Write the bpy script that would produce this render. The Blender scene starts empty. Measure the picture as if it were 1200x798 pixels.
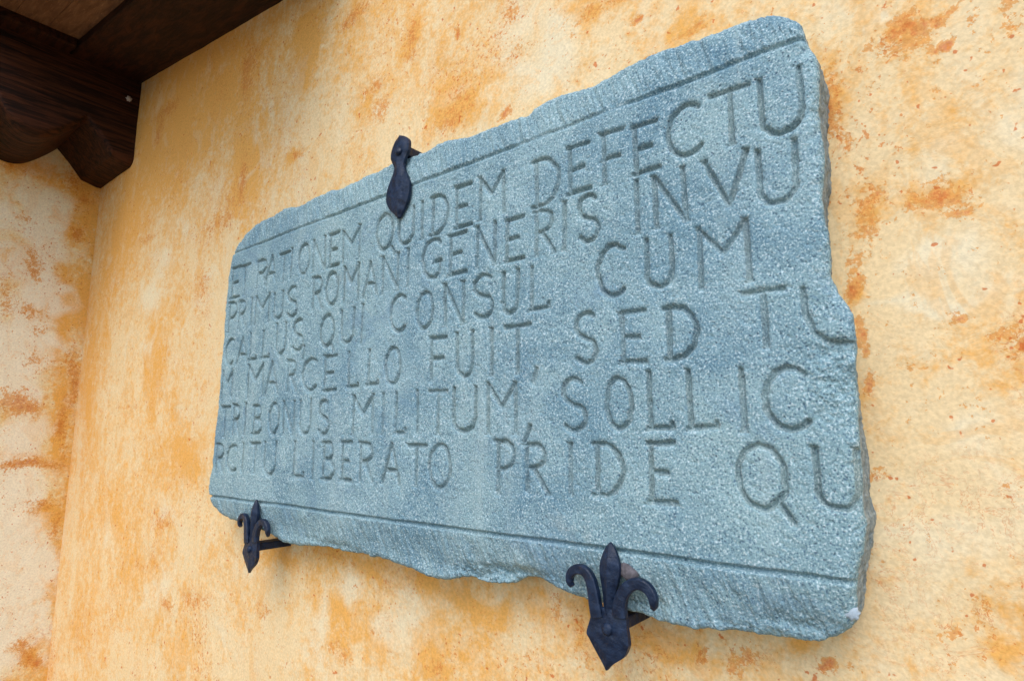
import bpy, math, random
import numpy as np
from mathutils import Vector

scene = bpy.context.scene
# ------------------------------------------------------------------ camera
D = 0.8                                   # metres from the lens to the wall
CAM = np.array([0.0, -D, 1.6])
FPX, PITCH, YAW = 700.0, math.atan(108 / 700), math.radians(38.8)
cam = bpy.data.cameras.new('camera')
cam.sensor_width = 36.0
cam.lens = 36.0 * FPX / 1200.0
cam.clip_start, cam.clip_end = 0.02, 2000
cam_o = bpy.data.objects.new('camera', cam)
cam_o.location = CAM
cam_o.rotation_euler = (math.pi / 2 + PITCH, 0, YAW)
scene.collection.objects.link(cam_o)
scene.camera = cam_o

# ------------------------------------------------------------------ light
SUN_EL, SUN_ROT = math.radians(52), math.radians(160)
world = bpy.data.worlds.new('World')
scene.world = world
world.use_nodes = True
wn = world.node_tree.nodes
wn.clear()
sky = wn.new('ShaderNodeTexSky')
sky.sky_type = 'NISHITA'
sky.sun_disc = False
sky.sun_elevation, sky.sun_rotation = SUN_EL, SUN_ROT
bg = wn.new('ShaderNodeBackground')
bg.inputs[1].default_value = 0.15
wo = wn.new('ShaderNodeOutputWorld')
world.node_tree.links.new(sky.outputs[0], bg.inputs[0])
world.node_tree.links.new(bg.outputs[0], wo.inputs[0])
sun = bpy.data.lights.new('sun', 'SUN')
sun.energy, sun.angle, sun.color = 1.0, math.radians(45), (1.0, 0.95, 0.88)
sun_o = bpy.data.objects.new('sun', sun)
sd = Vector((math.sin(SUN_ROT) * math.cos(SUN_EL), math.cos(SUN_ROT) * math.cos(SUN_EL), math.sin(SUN_EL)))
sun_o.rotation_euler = (-sd).to_track_quat('-Z', 'Y').to_euler()
sun_o.location = (2, -3, 5)
scene.collection.objects.link(sun_o)
scene.view_settings.view_transform = 'Standard'
scene.view_settings.look = 'None'
scene.view_settings.gamma = 1.0
scene.view_settings.use_curve_mapping = False
scene.view_settings.exposure = 0.90

# ------------------------------------------------------------------ helpers
_fh = np.array([-math.sin(YAW), math.cos(YAW), 0.0])
_z = np.array([0, 0, 1.0])
_F = math.cos(PITCH) * _fh + math.sin(PITCH) * _z
_U = -math.sin(PITCH) * _fh + math.cos(PITCH) * _z
_R = np.array([math.cos(YAW), math.sin(YAW), 0.0])


def ray(px, py):
    return FPX * _F + (px - 600) * _R - (py - 399) * _U


def on_y(px, py, y):                      # where the sight line meets a plane parallel to the main wall
    r = ray(px, py)
    return CAM + r * ((y - CAM[1]) / r[1])


def on_x(px, py, x):                      # ... a plane parallel to the side wall
    r = ray(px, py)
    return CAM + r * ((x - CAM[0]) / r[0])


def rng_lattice(seed, n=256):
    return np.random.default_rng(seed).random((n, n)) * 2 - 1


_lat = {}


def vnoise(x, y, scale, seed):
    if seed not in _lat:
        _lat[seed] = rng_lattice(seed)
    L = _lat[seed]
    a, b = x * scale + 1000.3, y * scale + 1000.7
    i, j = np.floor(a).astype(int), np.floor(b).astype(int)
    fx, fy = a - i, b - j
    fx, fy = fx * fx * (3 - 2 * fx), fy * fy * (3 - 2 * fy)
    i0, j0, i1, j1 = i % 256, j % 256, (i + 1) % 256, (j + 1) % 256
    return (L[i0, j0] * (1 - fx) + L[i1, j0] * fx) * (1 - fy) + (L[i0, j1] * (1 - fx) + L[i1, j1] * fx) * fy


def fbm(x, y, scale, seed, octs=4, gain=0.5):
    s, a, t = 0, 1.0, 0
    for o in range(octs):
        s = s + a * vnoise(x, y, scale * 2 ** o, seed + o)
        t += a
        a *= gain
    return s / t


def sstep(a, b, x):
    t = np.clip((x - a) / (b - a), 0, 1)
    return t * t * (3 - 2 * t)


def link(o, parent=None, mat=None, **props):
    scene.collection.objects.link(o)
    if parent is not None:
        o.parent = parent
    if mat is not None and o.data is not None:
        o.data.materials.append(mat)
    for k, v in props.items():
        o[k] = v
    return o


def empty(name, loc, label, cat, group=None):
    o = bpy.data.objects.new(name, None)
    o.empty_display_size = 0.05
    o.location = loc
    link(o, label=label, category=cat)
    if group:
        o['group'] = group
    return o


def mesh_obj(name, verts, faces, mat, parent=None, smooth=True, **props):
    m = bpy.data.meshes.new(name)
    m.from_pydata([tuple(map(float, v)) for v in verts], [], [tuple(map(int, f)) for f in faces])
    m.update()
    if smooth:
        m.polygons.foreach_set('use_smooth', np.ones(len(m.polygons), bool))
    return link(bpy.data.objects.new(name, m), parent, mat, **props)


def np_mesh(name, V, Q):                  # quads from numpy arrays
    m = bpy.data.meshes.new(name)
    m.vertices.add(len(V))
    m.vertices.foreach_set('co', np.ascontiguousarray(V, np.float32).ravel())
    m.loops.add(4 * len(Q))
    m.loops.foreach_set('vertex_index', np.ascontiguousarray(Q, np.int32).ravel())
    m.polygons.add(len(Q))
    m.polygons.foreach_set('loop_start', np.arange(0, 4 * len(Q), 4, dtype=np.int32))
    m.polygons.foreach_set('loop_total', np.full(len(Q), 4, np.int32))
    m.polygons.foreach_set('use_smooth', np.ones(len(Q), bool))
    m.update(calc_edges=True)
    return m


def grid_quads(nr, nc):
    r, c = np.meshgrid(np.arange(nr - 1), np.arange(nc - 1), indexing='ij')
    a = (r * nc + c).ravel()
    return np.stack([a, a + 1, a + nc + 1, a + nc], 1)


def catmull(pts, n):
    P = np.array(pts, float)
    P = np.vstack([2 * P[0] - P[1], P, 2 * P[-1] - P[-2]])
    out = []
    segs = len(P) - 3
    for t in np.linspace(0, segs, n):
        i = min(int(t), segs - 1)
        u = t - i
        a, b, c, d = P[i:i + 4]
        out.append(0.5 * (2 * b + (c - a) * u + (2 * a - 5 * b + 4 * c - d) * u * u + (3 * b - a - 3 * c + d) * u ** 3))
    return np.array(out)


# ------------------------------------------------------------------ materials
class NT:
    def __init__(self, name):
        self.m = bpy.data.materials.new(name)
        self.m.use_nodes = True
        self.t = self.m.node_tree
        self.b = self.t.nodes['Principled BSDF']

    def node(self, typ, **kw):
        n = self.t.nodes.new(typ)
        for k, v in kw.items():
            setattr(n, k, v)
        return n

    def put(self, sock, v):
        if hasattr(v, 'is_output'):
            self.t.links.new(v, sock)
        else:
            sock.default_value = v

    def coord(self, scale=(1, 1, 1), rot=(0, 0, 0)):
        tc = self.node('ShaderNodeTexCoord')
        mp = self.node('ShaderNodeMapping')
        mp.inputs['Scale'].default_value = scale
        mp.inputs['Rotation'].default_value = rot
        self.t.links.new(tc.outputs['Object'], mp.inputs[0])
        return mp.outputs[0]

    def noise(self, vec, scale, detail=4, rough=0.5, dist=0.0):
        n = self.node('ShaderNodeTexNoise')
        self.t.links.new(vec, n.inputs['Vector'])
        n.inputs['Scale'].default_value = scale
        n.inputs['Detail'].default_value = detail
        n.inputs['Roughness'].default_value = rough
        n.inputs['Distortion'].default_value = dist
        return n.outputs['Fac']

    def voro(self, vec, scale, out='Distance', feature='F1'):
        n = self.node('ShaderNodeTexVoronoi', feature=feature)
        self.t.links.new(vec, n.inputs['Vector'])
        n.inputs['Scale'].default_value = scale
        return n.outputs[out]

    def ramp(self, v, a, b, lo=0.0, hi=1.0, smooth=True):
        n = self.node('ShaderNodeMapRange')
        n.interpolation_type = 'SMOOTHSTEP' if smooth else 'LINEAR'
        self.put(n.inputs[0], v)
        for i, q in enumerate((a, b, lo, hi)):
            n.inputs[i + 1].default_value = q
        return n.outputs[0]

    def math(self, op, a, b=0.0, clamp=False):
        n = self.node('ShaderNodeMath', operation=op, use_clamp=clamp)
        self.put(n.inputs[0], a)
        self.put(n.inputs[1], b)
        return n.outputs[0]

    def mix(self, fac, a, b, mode='MIX'):
        n = self.node('ShaderNodeMix', data_type='RGBA', blend_type=mode)
        self.put(n.inputs[0], fac)
        self.put(n.inputs[6], a if hasattr(a, 'is_output') else (*a, 1))
        self.put(n.inputs[7], b if hasattr(b, 'is_output') else (*b, 1))
        return n.outputs[2]

    def attr(self, name):
        n = self.node('ShaderNodeAttribute', attribute_name=name)
        return n.outputs['Fac']

    def bump(self, h, dist, strength=1.0, prev=None):
        n = self.node('ShaderNodeBump')
        n.inputs['Strength'].default_value = strength
        n.inputs['Distance'].default_value = dist
        self.put(n.inputs['Height'], h)
        if prev is not None:
            self.t.links.new(prev, n.inputs['Normal'])
        return n.outputs[0]

    def finish(self, col, rough=0.8, normal=None, spec=0.3, metal=0.0):
        self.put(self.b.inputs['Base Color'], col if hasattr(col, 'is_output') else (*col, 1))
        self.put(self.b.inputs['Roughness'], rough)
        self.b.inputs['Specular IOR Level'].default_value = spec
        self.b.inputs['Metallic'].default_value = metal
        if normal is not None:
            self.t.links.new(normal, self.b.inputs['Normal'])
        return self.m


def mat_plaster(name, cream, ochre, deep, pale, swirl=1.0):
    t = NT(name)
    v = t.coord()
    vs = t.coord(scale=(1, 1, 0.42))                       # long vertical trowel and brush strokes
    wash_n = t.noise(vs, 5.5, 4, 0.62, 0.9)
    cloud = t.noise(v, 2.6, 3, 0.55, 0.6)
    fine = t.noise(v, 26, 4, 0.68, 0.5)
    grain = t.noise(v, 190, 2, 0.6)
    brush = t.noise(t.coord(scale=(1, 1, 0.09)), 70, 2, 0.6)
    wash_a, crumb_a, pale_a = t.attr('wash'), t.attr('crumb'), t.attr('pale')
    mott = t.noise(v, 60, 4, 0.7, 0.4)
    # soft ochre wash
    w = t.math('ADD', t.math('MULTIPLY', wash_n, 0.9), t.math('MULTIPLY', cloud, 0.6))
    w = t.math('ADD', w, t.math('MULTIPLY', t.math('SUBTRACT', fine, 0.5), 0.8))
    w = t.math('ADD', w, t.math('MULTIPLY', t.math('SUBTRACT', brush, 0.5), 0.16))
    w = t.math('ADD', w, wash_a)
    w = t.math('ADD', w, t.math('MULTIPLY', t.math('SUBTRACT', mott, 0.5), 1.0))
    wf = t.ramp(w, 0.66, 1.20)
    col = t.mix(wf, cream, ochre)
    # chalky pale patches where the glaze was wiped off
    pw = t.math('ADD', t.noise(v, 7, 5, 0.6, 0.8), t.math('MULTIPLY', pale_a, 1.3))
    pf = t.ramp(pw, 0.55, 0.85, 0, 0.85)
    col = t.mix(pf, col, pale)
    # saturated pigment caught in rough spots
    sw = t.math('ADD', t.math('MULTIPLY', t.noise(v, 15, 4, 0.7, 0.8), 1.0), t.math('MULTIPLY', wash_a, 0.32))
    sf = t.ramp(sw, 0.58, 0.86, 0, 0.8)
    col = t.mix(sf, col, ochre)
    # scraped trowel patches with one crisp edge
    scr = t.noise(t.coord(scale=(1, 1, 0.6), rot=(0, 0.5, 0)), 8, 5, 0.62, 1.6)
    col = t.mix(t.ramp(scr, 0.545, 0.62, 0, 0.22 * swirl), col, pale)
    col = t.mix(t.ramp(scr, 0.445, 0.39, 0, 0.30 * swirl), col, ochre)
    rust = tuple(0.68 * o + 0.32 * d for o, d in zip(ochre, deep))
    # crumbly lace-edged spots with bare deep orange
    l1 = t.noise(v, 40, 5, 0.78, 0.5)
    lace = t.math('ADD', t.math('MULTIPLY', l1, 0.5), t.math('MULTIPLY', t.noise(v, 125, 4, 0.75), 0.5))
    cr = t.math('ADD', lace, t.math('MULTIPLY', crumb_a, 0.95))
    cf = t.ramp(cr, 0.598, 0.612)
    core = t.ramp(cr, 0.645, 0.76)
    col = t.mix(t.math('MULTIPLY', cf, 0.78), col, t.mix(core, rust, deep))
    # hairline pigment veins round the worn spots
    vn = t.math('ABSOLUTE', t.math('SUBTRACT', t.noise(v, 24, 5, 0.7, 0.6), 0.5))
    vm = t.ramp(t.math('ADD', t.noise(v, 4, 3, 0.6), t.math('MULTIPLY', crumb_a, 1.6)), 0.50, 0.74)
    vf = t.math('MULTIPLY', t.ramp(vn, 0.014, 0.002), vm)
    col = t.mix(t.math('MULTIPLY', vf, 0.65), col, deep)
    # clustered pin-sharp rust flecks
    sp = t.math('ADD', t.noise(v, 105, 3, 0.7), t.math('MULTIPLY', t.math('SUBTRACT', t.noise(v, 5, 3, 0.6), 0.5), 0.45))
    sp = t.math('ADD', sp, t.math('MULTIPLY', crumb_a, 0.55))
    col = t.mix(t.ramp(sp, 0.665, 0.69, 0, 0.8), col, t.mix(0.5, rust, deep))
    # small dark flecks
    fl = t.ramp(t.noise(v, 75, 2, 0.5), 0.70, 0.735)
    col = t.mix(t.math('MULTIPLY', fl, 0.8), col, deep)
    gm = t.ramp(grain, 0.3, 0.7, 0.90, 1.06)
    mv = t.node('ShaderNodeVectorMath', operation='SCALE')
    t.t.links.new(col, mv.inputs[0])
    t.t.links.new(gm, mv.inputs['Scale'])
    col = mv.outputs[0]
    h = t.math('ADD', t.math('MULTIPLY', fine, 0.7), t.math('MULTIPLY', grain, 0.18))
    h = t.math('ADD', h, t.math('MULTIPLY', brush, 0.20))
    h = t.math('SUBTRACT', h, t.math('MULTIPLY', cf, 0.14))
    h = t.math('ADD', h, t.math('MULTIPLY', t.ramp(scr, 0.50, 0.62), 0.12))
    n = t.bump(h, 0.004, 0.5)
    return t.finish(col, 0.86, n, 0.2)


def mat_stone(name, tool=0.0, dirt_shade=0.0):
    t = NT(name)
    v = t.coord()
    s1 = t.noise(v, 380, 3, 0.65)
    s2 = t.noise(v, 130, 3, 0.65)
    cl = t.noise(v, 9, 4, 0.62, 0.5)
    cl2 = t.noise(v, 2.6, 4, 0.6, 0.6)
    col = t.mix(t.ramp(cl, 0.34, 0.68), (0.135, 0.25, 0.305), (0.255, 0.385, 0.41))
    col = t.mix(t.ramp(cl2, 0.40, 0.66, 0, 0.55), col, (0.29, 0.42, 0.415))
    # mineral grains: white feldspar and dark mica
    col = t.mix(t.ramp(s1, 0.52, 0.68, 0, 0.75), col, (0.66, 0.76, 0.77))
    col = t.mix(t.ramp(s1, 0.48, 0.32, 0, 0.92), col, (0.07, 0.13, 0.185))
    col = t.mix(t.ramp(s2, 0.38, 0.26, 0, 0.6), col, (0.07, 0.12, 0.17))
    fleck = t.voro(v, 165)
    gate = t.noise(v, 40, 3, 0.6)
    ff = t.math('MULTIPLY', t.ramp(fleck, 0.30, 0.14), t.ramp(gate, 0.44, 0.62))
    col = t.mix(t.math('MULTIPLY', ff, 0.7), col, (0.05, 0.09, 0.14))
    # faint rust-pink and lichen stains
    st = t.ramp(t.noise(v, 5.3, 5, 0.65, 1.0), 0.63, 0.78, 0, 0.35)
    col = t.mix(st, col, (0.36, 0.34, 0.28))
    # pale run-off streaks and greenish weathering, drawn down the face
    run = t.noise(t.coord(scale=(1, 1, 0.12)), 16, 4, 0.65, 0.3)
    col = t.mix(t.ramp(run, 0.54, 0.72, 0, 0.32), col, (0.40, 0.50, 0.49))
    col = t.mix(t.ramp(t.noise(v, 6.5, 5, 0.65, 0.8), 0.55, 0.70, 0, 0.40), col, (0.13, 0.225, 0.31))
    if dirt_shade:
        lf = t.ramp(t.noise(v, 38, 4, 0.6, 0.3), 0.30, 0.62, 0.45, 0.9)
        col = t.mix(t.math('MULTIPLY', lf, dirt_shade), col, (0.175, 0.175, 0.135))  # olive-brown dirt in the cuts, with groove shade painted into the same tint
    h = t.math('ADD', t.math('MULTIPLY', s2, 1.0), t.math('MULTIPLY', s1, 0.6))
    h = t.math('SUBTRACT', h, t.math('MULTIPLY', ff, 0.6))
    nrm = t.bump(h, 0.0014, 0.65)
    if tool:
        tv = t.coord(scale=(1, 1, 0.22), rot=(0, math.radians(18), 0))
        nrm = t.bump(t.noise(tv, 150, 3, 0.6, 0.4), 0.003, 0.8, nrm)
    return t.finish(col, 0.85, nrm, 0.25)


def mat_rough_stone(name):
    t = NT(name)
    v = t.coord()
    a, b = t.noise(v, 60, 6, 0.7, 0.6), t.noise(v, 260, 4, 0.6)
    col = t.mix(t.ramp(a, 0.35, 0.65), (0.19, 0.24, 0.25), (0.36, 0.40, 0.38))
    col = t.mix(t.ramp(b, 0.55, 0.72, 0, 0.6), col, (0.46, 0.48, 0.44))
    col = t.mix(t.ramp(b, 0.42, 0.28, 0, 0.6), col, (0.06, 0.08, 0.085))
    n = t.bump(t.math('ADD', a, t.math('MULTIPLY', b, 0.4)), 0.006, 0.9)
    return t.finish(col, 0.9, n, 0.2)


def mat_wood(name, c0, c1, along):
    t = NT(name)
    sc = {'x': (0.06, 1, 1), 'y': (1, 0.06, 1)}[along]
    v = t.coord(scale=sc)
    g = t.noise(v, 60, 6, 0.65, 0.8)
    g2 = t.noise(v, 190, 3, 0.6)
    col = t.mix(t.ramp(g, 0.36, 0.68), c0, c1)
    col = t.mix(t.ramp(g2, 0.58, 0.72, 0, 0.35), col, tuple(min(1, c * 2.2) for c in c1))
    n = t.bump(t.math('ADD', g, t.math('MULTIPLY', g2, 0.5)), 0.004, 0.7)
    return t.finish(col, 0.7, n, 0.2)


def mat_iron(name):
    t = NT(name)
    v = t.coord()
    a, b = t.noise(v, 70, 5, 0.6), t.noise(v, 320, 3, 0.6)
    col = t.mix(t.ramp(a, 0.35, 0.7), (0.004, 0.011, 0.030), (0.010, 0.024, 0.058))
    col = t.mix(t.ramp(b, 0.66, 0.78, 0, 0.5), col, (0.09, 0.13, 0.20))
    ru = t.noise(v, 45, 5, 0.7, 0.4)
    col = t.mix(t.ramp(ru, 0.62, 0.72, 0, 0.45), col, (0.055, 0.028, 0.016))
    ham = t.voro(v, 85, feature='SMOOTH_F1')
    n = t.bump(t.math('ADD', t.math('ADD', a, t.math('MULTIPLY', b, 0.3)), t.math('MULTIPLY', ham, 1.3)), 0.003, 0.75)
    return t.finish(col, t.ramp(a, 0.3, 0.7, 0.36, 0.6), n, 0.35)


def mat_plain(name, c, scale=120, rough=0.8, var=0.25, bump=0.001):
    t = NT(name)
    v = t.coord()
    a = t.noise(v, scale, 5, 0.6)
    col = t.mix(t.ramp(a, 0.3, 0.7), tuple(x * (1 - var) for x in c), tuple(min(1, x * (1 + var)) for x in c))
    return t.finish(col, rough, t.bump(a, bump, 0.6), 0.3)


M_WALL = mat_plaster('ochre_plaster', (0.83, 0.615, 0.335), (0.81, 0.415, 0.105), (0.62, 0.155, 0.03), (0.83, 0.70, 0.46))
M_SIDE = mat_plaster('pale_plaster', (0.90, 0.72, 0.40), (0.85, 0.44, 0.10), (0.60, 0.16, 0.02), (0.93, 0.85, 0.66), 0.5)
M_LETTER = mat_stone('dirt_shade_granite', 0.0, 0.30)  # letter cuts: dirt tint that also darkens the strokes in place of shade
M_STONE, M_TOOLED, M_BROKEN = mat_stone('granite'), mat_stone('tooled_granite', 1.0), mat_rough_stone('broken_granite')
M_IRON = mat_iron('black_iron')
M_BEAM = mat_wood('dark_beam_wood', (0.009, 0.0026, 0.0010), (0.070, 0.021, 0.0070), 'y')
M_RAFTER = mat_wood('dark_rafter_wood', (0.012, 0.0036, 0.0016), (0.050, 0.0150, 0.0058), 'x')
M_PLANK = mat_wood('ceiling_board_wood', (0.12, 0.058, 0.030), (0.20, 0.105, 0.056), 'x')

# ------------------------------------------------------------------ setting: ground and walls
XL = -3.655 * D                           # face of the side wall
t_ = NT('paving')
v_ = t_.coord()
c_ = t_.mix(t_.ramp(t_.noise(v_, 3, 6, 0.6), 0.3, 0.7), (0.16, 0.125, 0.09), (0.24, 0.20, 0.145))
M_GROUND = t_.finish(c_, 0.9, t_.bump(t_.noise(v_, 30, 5, 0.6), 0.01, 0.5), 0.2)
mesh_obj('ground', [(-400, -400, 0), (400, -400, 0), (400, 400, 0), (-400, 400, 0)], [(0, 1, 2, 3)], M_GROUND, smooth=False, kind='structure')


def blotch_field(a, b, spots, to_world, seed, warp=0.05):
    """stains and worn patches: soft ellipses at their place on the wall, edges broken by noise"""
    f = np.zeros_like(a)
    wx = a + warp * fbm(a, b, 9, seed, 4)
    wz = b + warp * fbm(a, b, 9, seed + 17, 4)
    for px, py, rx, ry, s in spots:
        c = to_world(px, py)
        ex, ez = to_world(px + rx, py), to_world(px, py + ry)
        ra = max(0.006, abs(ex[0] - c[0]))
        rz = max(0.006, abs(ez[1] - c[1]))
        q = ((wx - c[0]) / ra) ** 2 + ((wz - c[1]) / rz) ** 2
        f += s * np.exp(-np.minimum(q, 30))
    return f


def set_attr(me, name, arr):
    at = me.attributes.new(name, 'FLOAT', 'POINT')
    at.data.foreach_set('value', np.ascontiguousarray(arr, np.float32).ravel())


# roof line on the main wall (the rafter's lower edge falls away to the right)
RB0, RB1 = on_y(167, 98, 0), on_y(335, 0, 0)
SLOPE = (RB1[2] - RB0[2]) / (RB1[0] - RB0[0])


def raf_z(x):
    return RB0[2] + (x - RB0[0]) * SLOPE


WASH = [(200, 120, 70, 60, .30), (285, 190, 14, 50, .55), (250, 120, 40, 40, .35), (240, 60, 50, 40, .25), (365, 55, 14, 50, .45),
        (480, 40, 10, 30, .35), (540, 118, 26, 22, .55), (430, 130, 24, 24, .25), (345, 180, 14, 10, .45), (200, 190, 40, 60, .25),
        (150, 260, 25, 60, .25), (180, 420, 12, 60, .35), (215, 350, 14, 40, .2), (110, 420, 14, 140, .30), (225, 530, 30, 30, .35),
        (130, 600, 30, 60, .25), (165, 680, 20, 40, .25), (200, 760, 30, 40, .25), (90, 740, 30, 60, .2), (330, 690, 60, 50, .15),
        (330, 655, 25, 12, .5), (440, 668, 60, 12, .5), (520, 695, 70, 12, .45), (620, 700, 60, 14, .45), (400, 720, 16, 50, .35),
        (690, 730, 30, 40, .55), (450, 745, 30, 40, .3), (500, 770, 14, 50, .3), (550, 740, 30, 60, .2), (780, 752, 50, 16, .55),
        (1075, 30, 45, 35, .35), (1110, 240, 55, 20, .5), (1020, 260, 30, 30, .4), (1000, 345, 14, 30, .5), (1075, 425, 30, 18, .35),
        (1150, 390, 60, 35, .35), (1180, 450, 40, 30, .25), (990, 110, 12, 60, .25), (1000, 500, 14, 60, .2), (1035, 560, 14, 90, .2),
        (1170, 730, 40, 60, .3), (1150, 780, 30, 20, .3), (1060, 690, 20, 14, .25), (700, 10, 40, 20, .35), (610, 80, 22, 30, .3),
        (800, 40, 40, 14, .3), (640, 60, 60, 40, -.2), (440, 20, 40, 30, .2), (850, 790, 90, 30, .15), (950, 770, 40, 14, .35)]
CRUMB = [(285, 215, 5, 28, .16), (290, 90, 8, 40, .10), (300, 70, 12, 30, .08), (200, 125, 14, 10, .14), (186, 158, 6, 16, .14), (268, 245, 10, 22, .10),
         (418, 20, 18, 6, .18), (410, 55, 6, 10, .12), (480, 60, 7, 30, .15), (440, 110, 18, 10, .14), (448, 132, 12, 10, .16), (348, 180, 8, 5, .16),
         (534, 45, 3, 7, .36), (528, 36, 3, 3, .30), (597, 130, 8, 6, .28), (628, 48, 6, 4, .26), (700, 12, 26, 14, .15), (742, 22, 8, 5, .26),
         (605, 8, 14, 14, .15), (605, 65, 20, 20, .08), (525, 150, 26, 12, .12), (540, 120, 20, 15, .10), (800, 35, 30, 5, .12),
         (1060, 40, 38, 26, .15), (1075, 20, 18, 12, .17), (1100, 60, 10, 10, .18), (1145, 25, 8, 16, .16), (1180, 20, 20, 26, .12), (1085, 115, 5, 8, .2),
         (1103, 15, 4, 14, .2), (1120, 8, 4, 8, .22), (1110, 57, 5, 5, .3),
         (985, 130, 12, 38, .17), (990, 95, 16, 40, .11), (1000, 170, 6, 16, .15), (1105, 232, 34, 20, .21), (1140, 250, 20, 9, .18), (1145, 275, 12, 4, .2),
         (1020, 240, 26, 22, .14), (1010, 285, 26, 26, .14), (1000, 348, 9, 20, .24), (988, 320, 10, 16, .16), (1012, 400, 5, 20, .24), (1018, 443, 5, 9, .28),
         (1115, 365, 10, 8, .14), (1120, 370, 22, 10, .12), (1170, 395, 24, 12, .16), (1194, 410, 10, 8, .22), (1120, 462, 6, 3, .25), (1075, 425, 34, 16, .08),
         (1040, 535, 10, 8, .2), (1025, 545, 6, 8, .2), (300, 655, 10, 8, .10), (380, 648, 40, 5, .12), (660, 718, 7, 14, .17), (688, 725, 6, 10, .17),
         (825, 765, 9, 12, .24), (880, 765, 26, 16, .17), (870, 790, 14, 12, .15), (965, 768, 16, 7, .26), (960, 780, 8, 5, .2), (1000, 768, 5, 5, .2),
         (690, 755, 18, 14, .09), (1125, 755, 12, 14, .18), (1165, 745, 14, 40, .12), (312, 715, 14, 10, .12), (400, 770, 14, 14, .1), (505, 770, 8, 20, .12),
         (192, 612, 14, 14, .14), (165, 660, 12, 5, .10), (230, 700, 22, 12, .12), (196, 708, 8, 10, .16), (238, 335, 16, 20, .10), (175, 280, 16, 5, .14),
         (255, 265, 20, 10, .10), (170, 265, 14, 10, .08), (620, 760, 30, 20, .05), (1170, 590, 30, 10, .05), (760, 60, 8, 5, .2)]
PALE = [(190, 310, 16, 20, .22), (175, 350, 10, 14, .2), (170, 400, 12, 20, .18), (185, 690, 24, 30, .22), (130, 620, 14, 40, .16), (420, 690, 24, 30, .22),
        (480, 720, 40, 50, .18), (290, 670, 24, 20, .15), (200, 600, 20, 20, .15), (620, 90, 40, 40, .22), (655, 60, 30, 40, .15), (1110, 340, 60, 6, .35),
        (1060, 355, 50, 5, .3), (1100, 310, 60, 20, .2), (1140, 200, 60, 40, .12), (1020, 35, 10, 10, .25), (1075, 30, 8, 6, .2), (1120, 620, 60, 60, .12),
        (1150, 510, 50, 40, .12), (1050, 480, 40, 30, .05), (260, 730, 20, 40, .12), (360, 760, 30, 40, .12), (240, 320, 20, 10, .15), (560, 700, 40, 30, .08)]


def main_world(px, py):
    w = on_y(px, py, 0)
    return w[0], w[2]


def side_world(px, py):
    w = on_x(px, py, XL)
    return w[1], w[2]


def sheet_wall(name, us, vs, place, fields, mat, label, top=None, thick=0.3):
    A, B = np.meshgrid(us, vs)
    if top is not None:
        B = B * top(A) / vs[-1]
    relief = 0.0035 * fbm(A, B, 3.0, 31, 4) + 0.0014 * fbm(A, B, 16, 51, 3)
    V = place(A, B, relief)
    me = np_mesh(name, V.reshape(-1, 3), grid_quads(*A.shape))
    for k, f in fields(A, B).items():
        set_attr(me, k, f)
    return A, B, me


root = empty('plaster_wall', (-0.4, 0.15, 0), 'ochre sponge painted plaster wall that carries the carved stone tablet', 'wall')
us = np.concatenate([np.linspace(XL - 0.001, 0.35, 420), np.linspace(0.40, 2.6, 40)])
vs = np.linspace(-0.02, 1.0, 360)
A, B = np.meshgrid(us, vs)
B = B * 3.5
REL = 0.0040 * fbm(A, B, 2.6, 31, 4) + 0.0015 * fbm(A, B, 16, 51, 3)
V = np.stack([A, -0.002 + REL * np.clip((A - XL) / 0.1, 0.1, 1), B], -1).reshape(-1, 3)
V -= np.array(root.location)
me = np_mesh('plaster_face', V, grid_quads(*A.shape))
zone = sstep(-0.05, -2.3, A)             # the glaze was laid on thicker towards the corner
set_attr(me, 'wash', blotch_field(A, B, WASH, main_world, 71) - 0.02 + 0.05 * zone + 0.12 * zone * sstep(1.6, 2.6, B))
set_attr(me, 'crumb', blotch_field(A, B, CRUMB, main_world, 91, 0.03))
set_attr(me, 'pale', blotch_field(A, B, PALE, main_world, 111) + 0.03 - 0.02 * zone)
link(bpy.data.objects.new('plaster_face', me), root, M_WALL)


def box(name, x0, x1, y0, y1, z0, z1, mat, parent=None, org=(0, 0, 0), bev=0.0, **props):
    P = np.array([(x, y, z) for x in (x0, x1) for y in (y0, y1) for z in (z0, z1)]) - np.array(org)
    F = [(0, 1, 3, 2), (4, 6, 7, 5), (0, 4, 5, 1), (2, 3, 7, 6), (0, 2, 6, 4), (1, 5, 7, 3)]
    o = mesh_obj(name, P, F, mat, parent, smooth=False, **props)
    if bev:
        b = o.modifiers.new('bevel', 'BEVEL')
        b.width, b.segments = bev, 2
    return o


# masonry core behind the plaster
zl, zr = 3.5, 3.5
P = [(XL, .01, -.02), (2.6, .01, -.02), (2.6, .01, zr), (XL, .01, zl), (XL, .3, -.02), (2.6, .3, -.02), (2.6, .3, zr), (XL, .3, zl)]
mesh_obj('masonry_core', np.array(P) - np.array(root.location), [(0, 1, 2, 3), (5, 4, 7, 6), (1, 5, 6, 2), (4, 0, 3, 7), (3, 2, 6, 7)], M_WALL, root, smooth=False)

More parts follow.
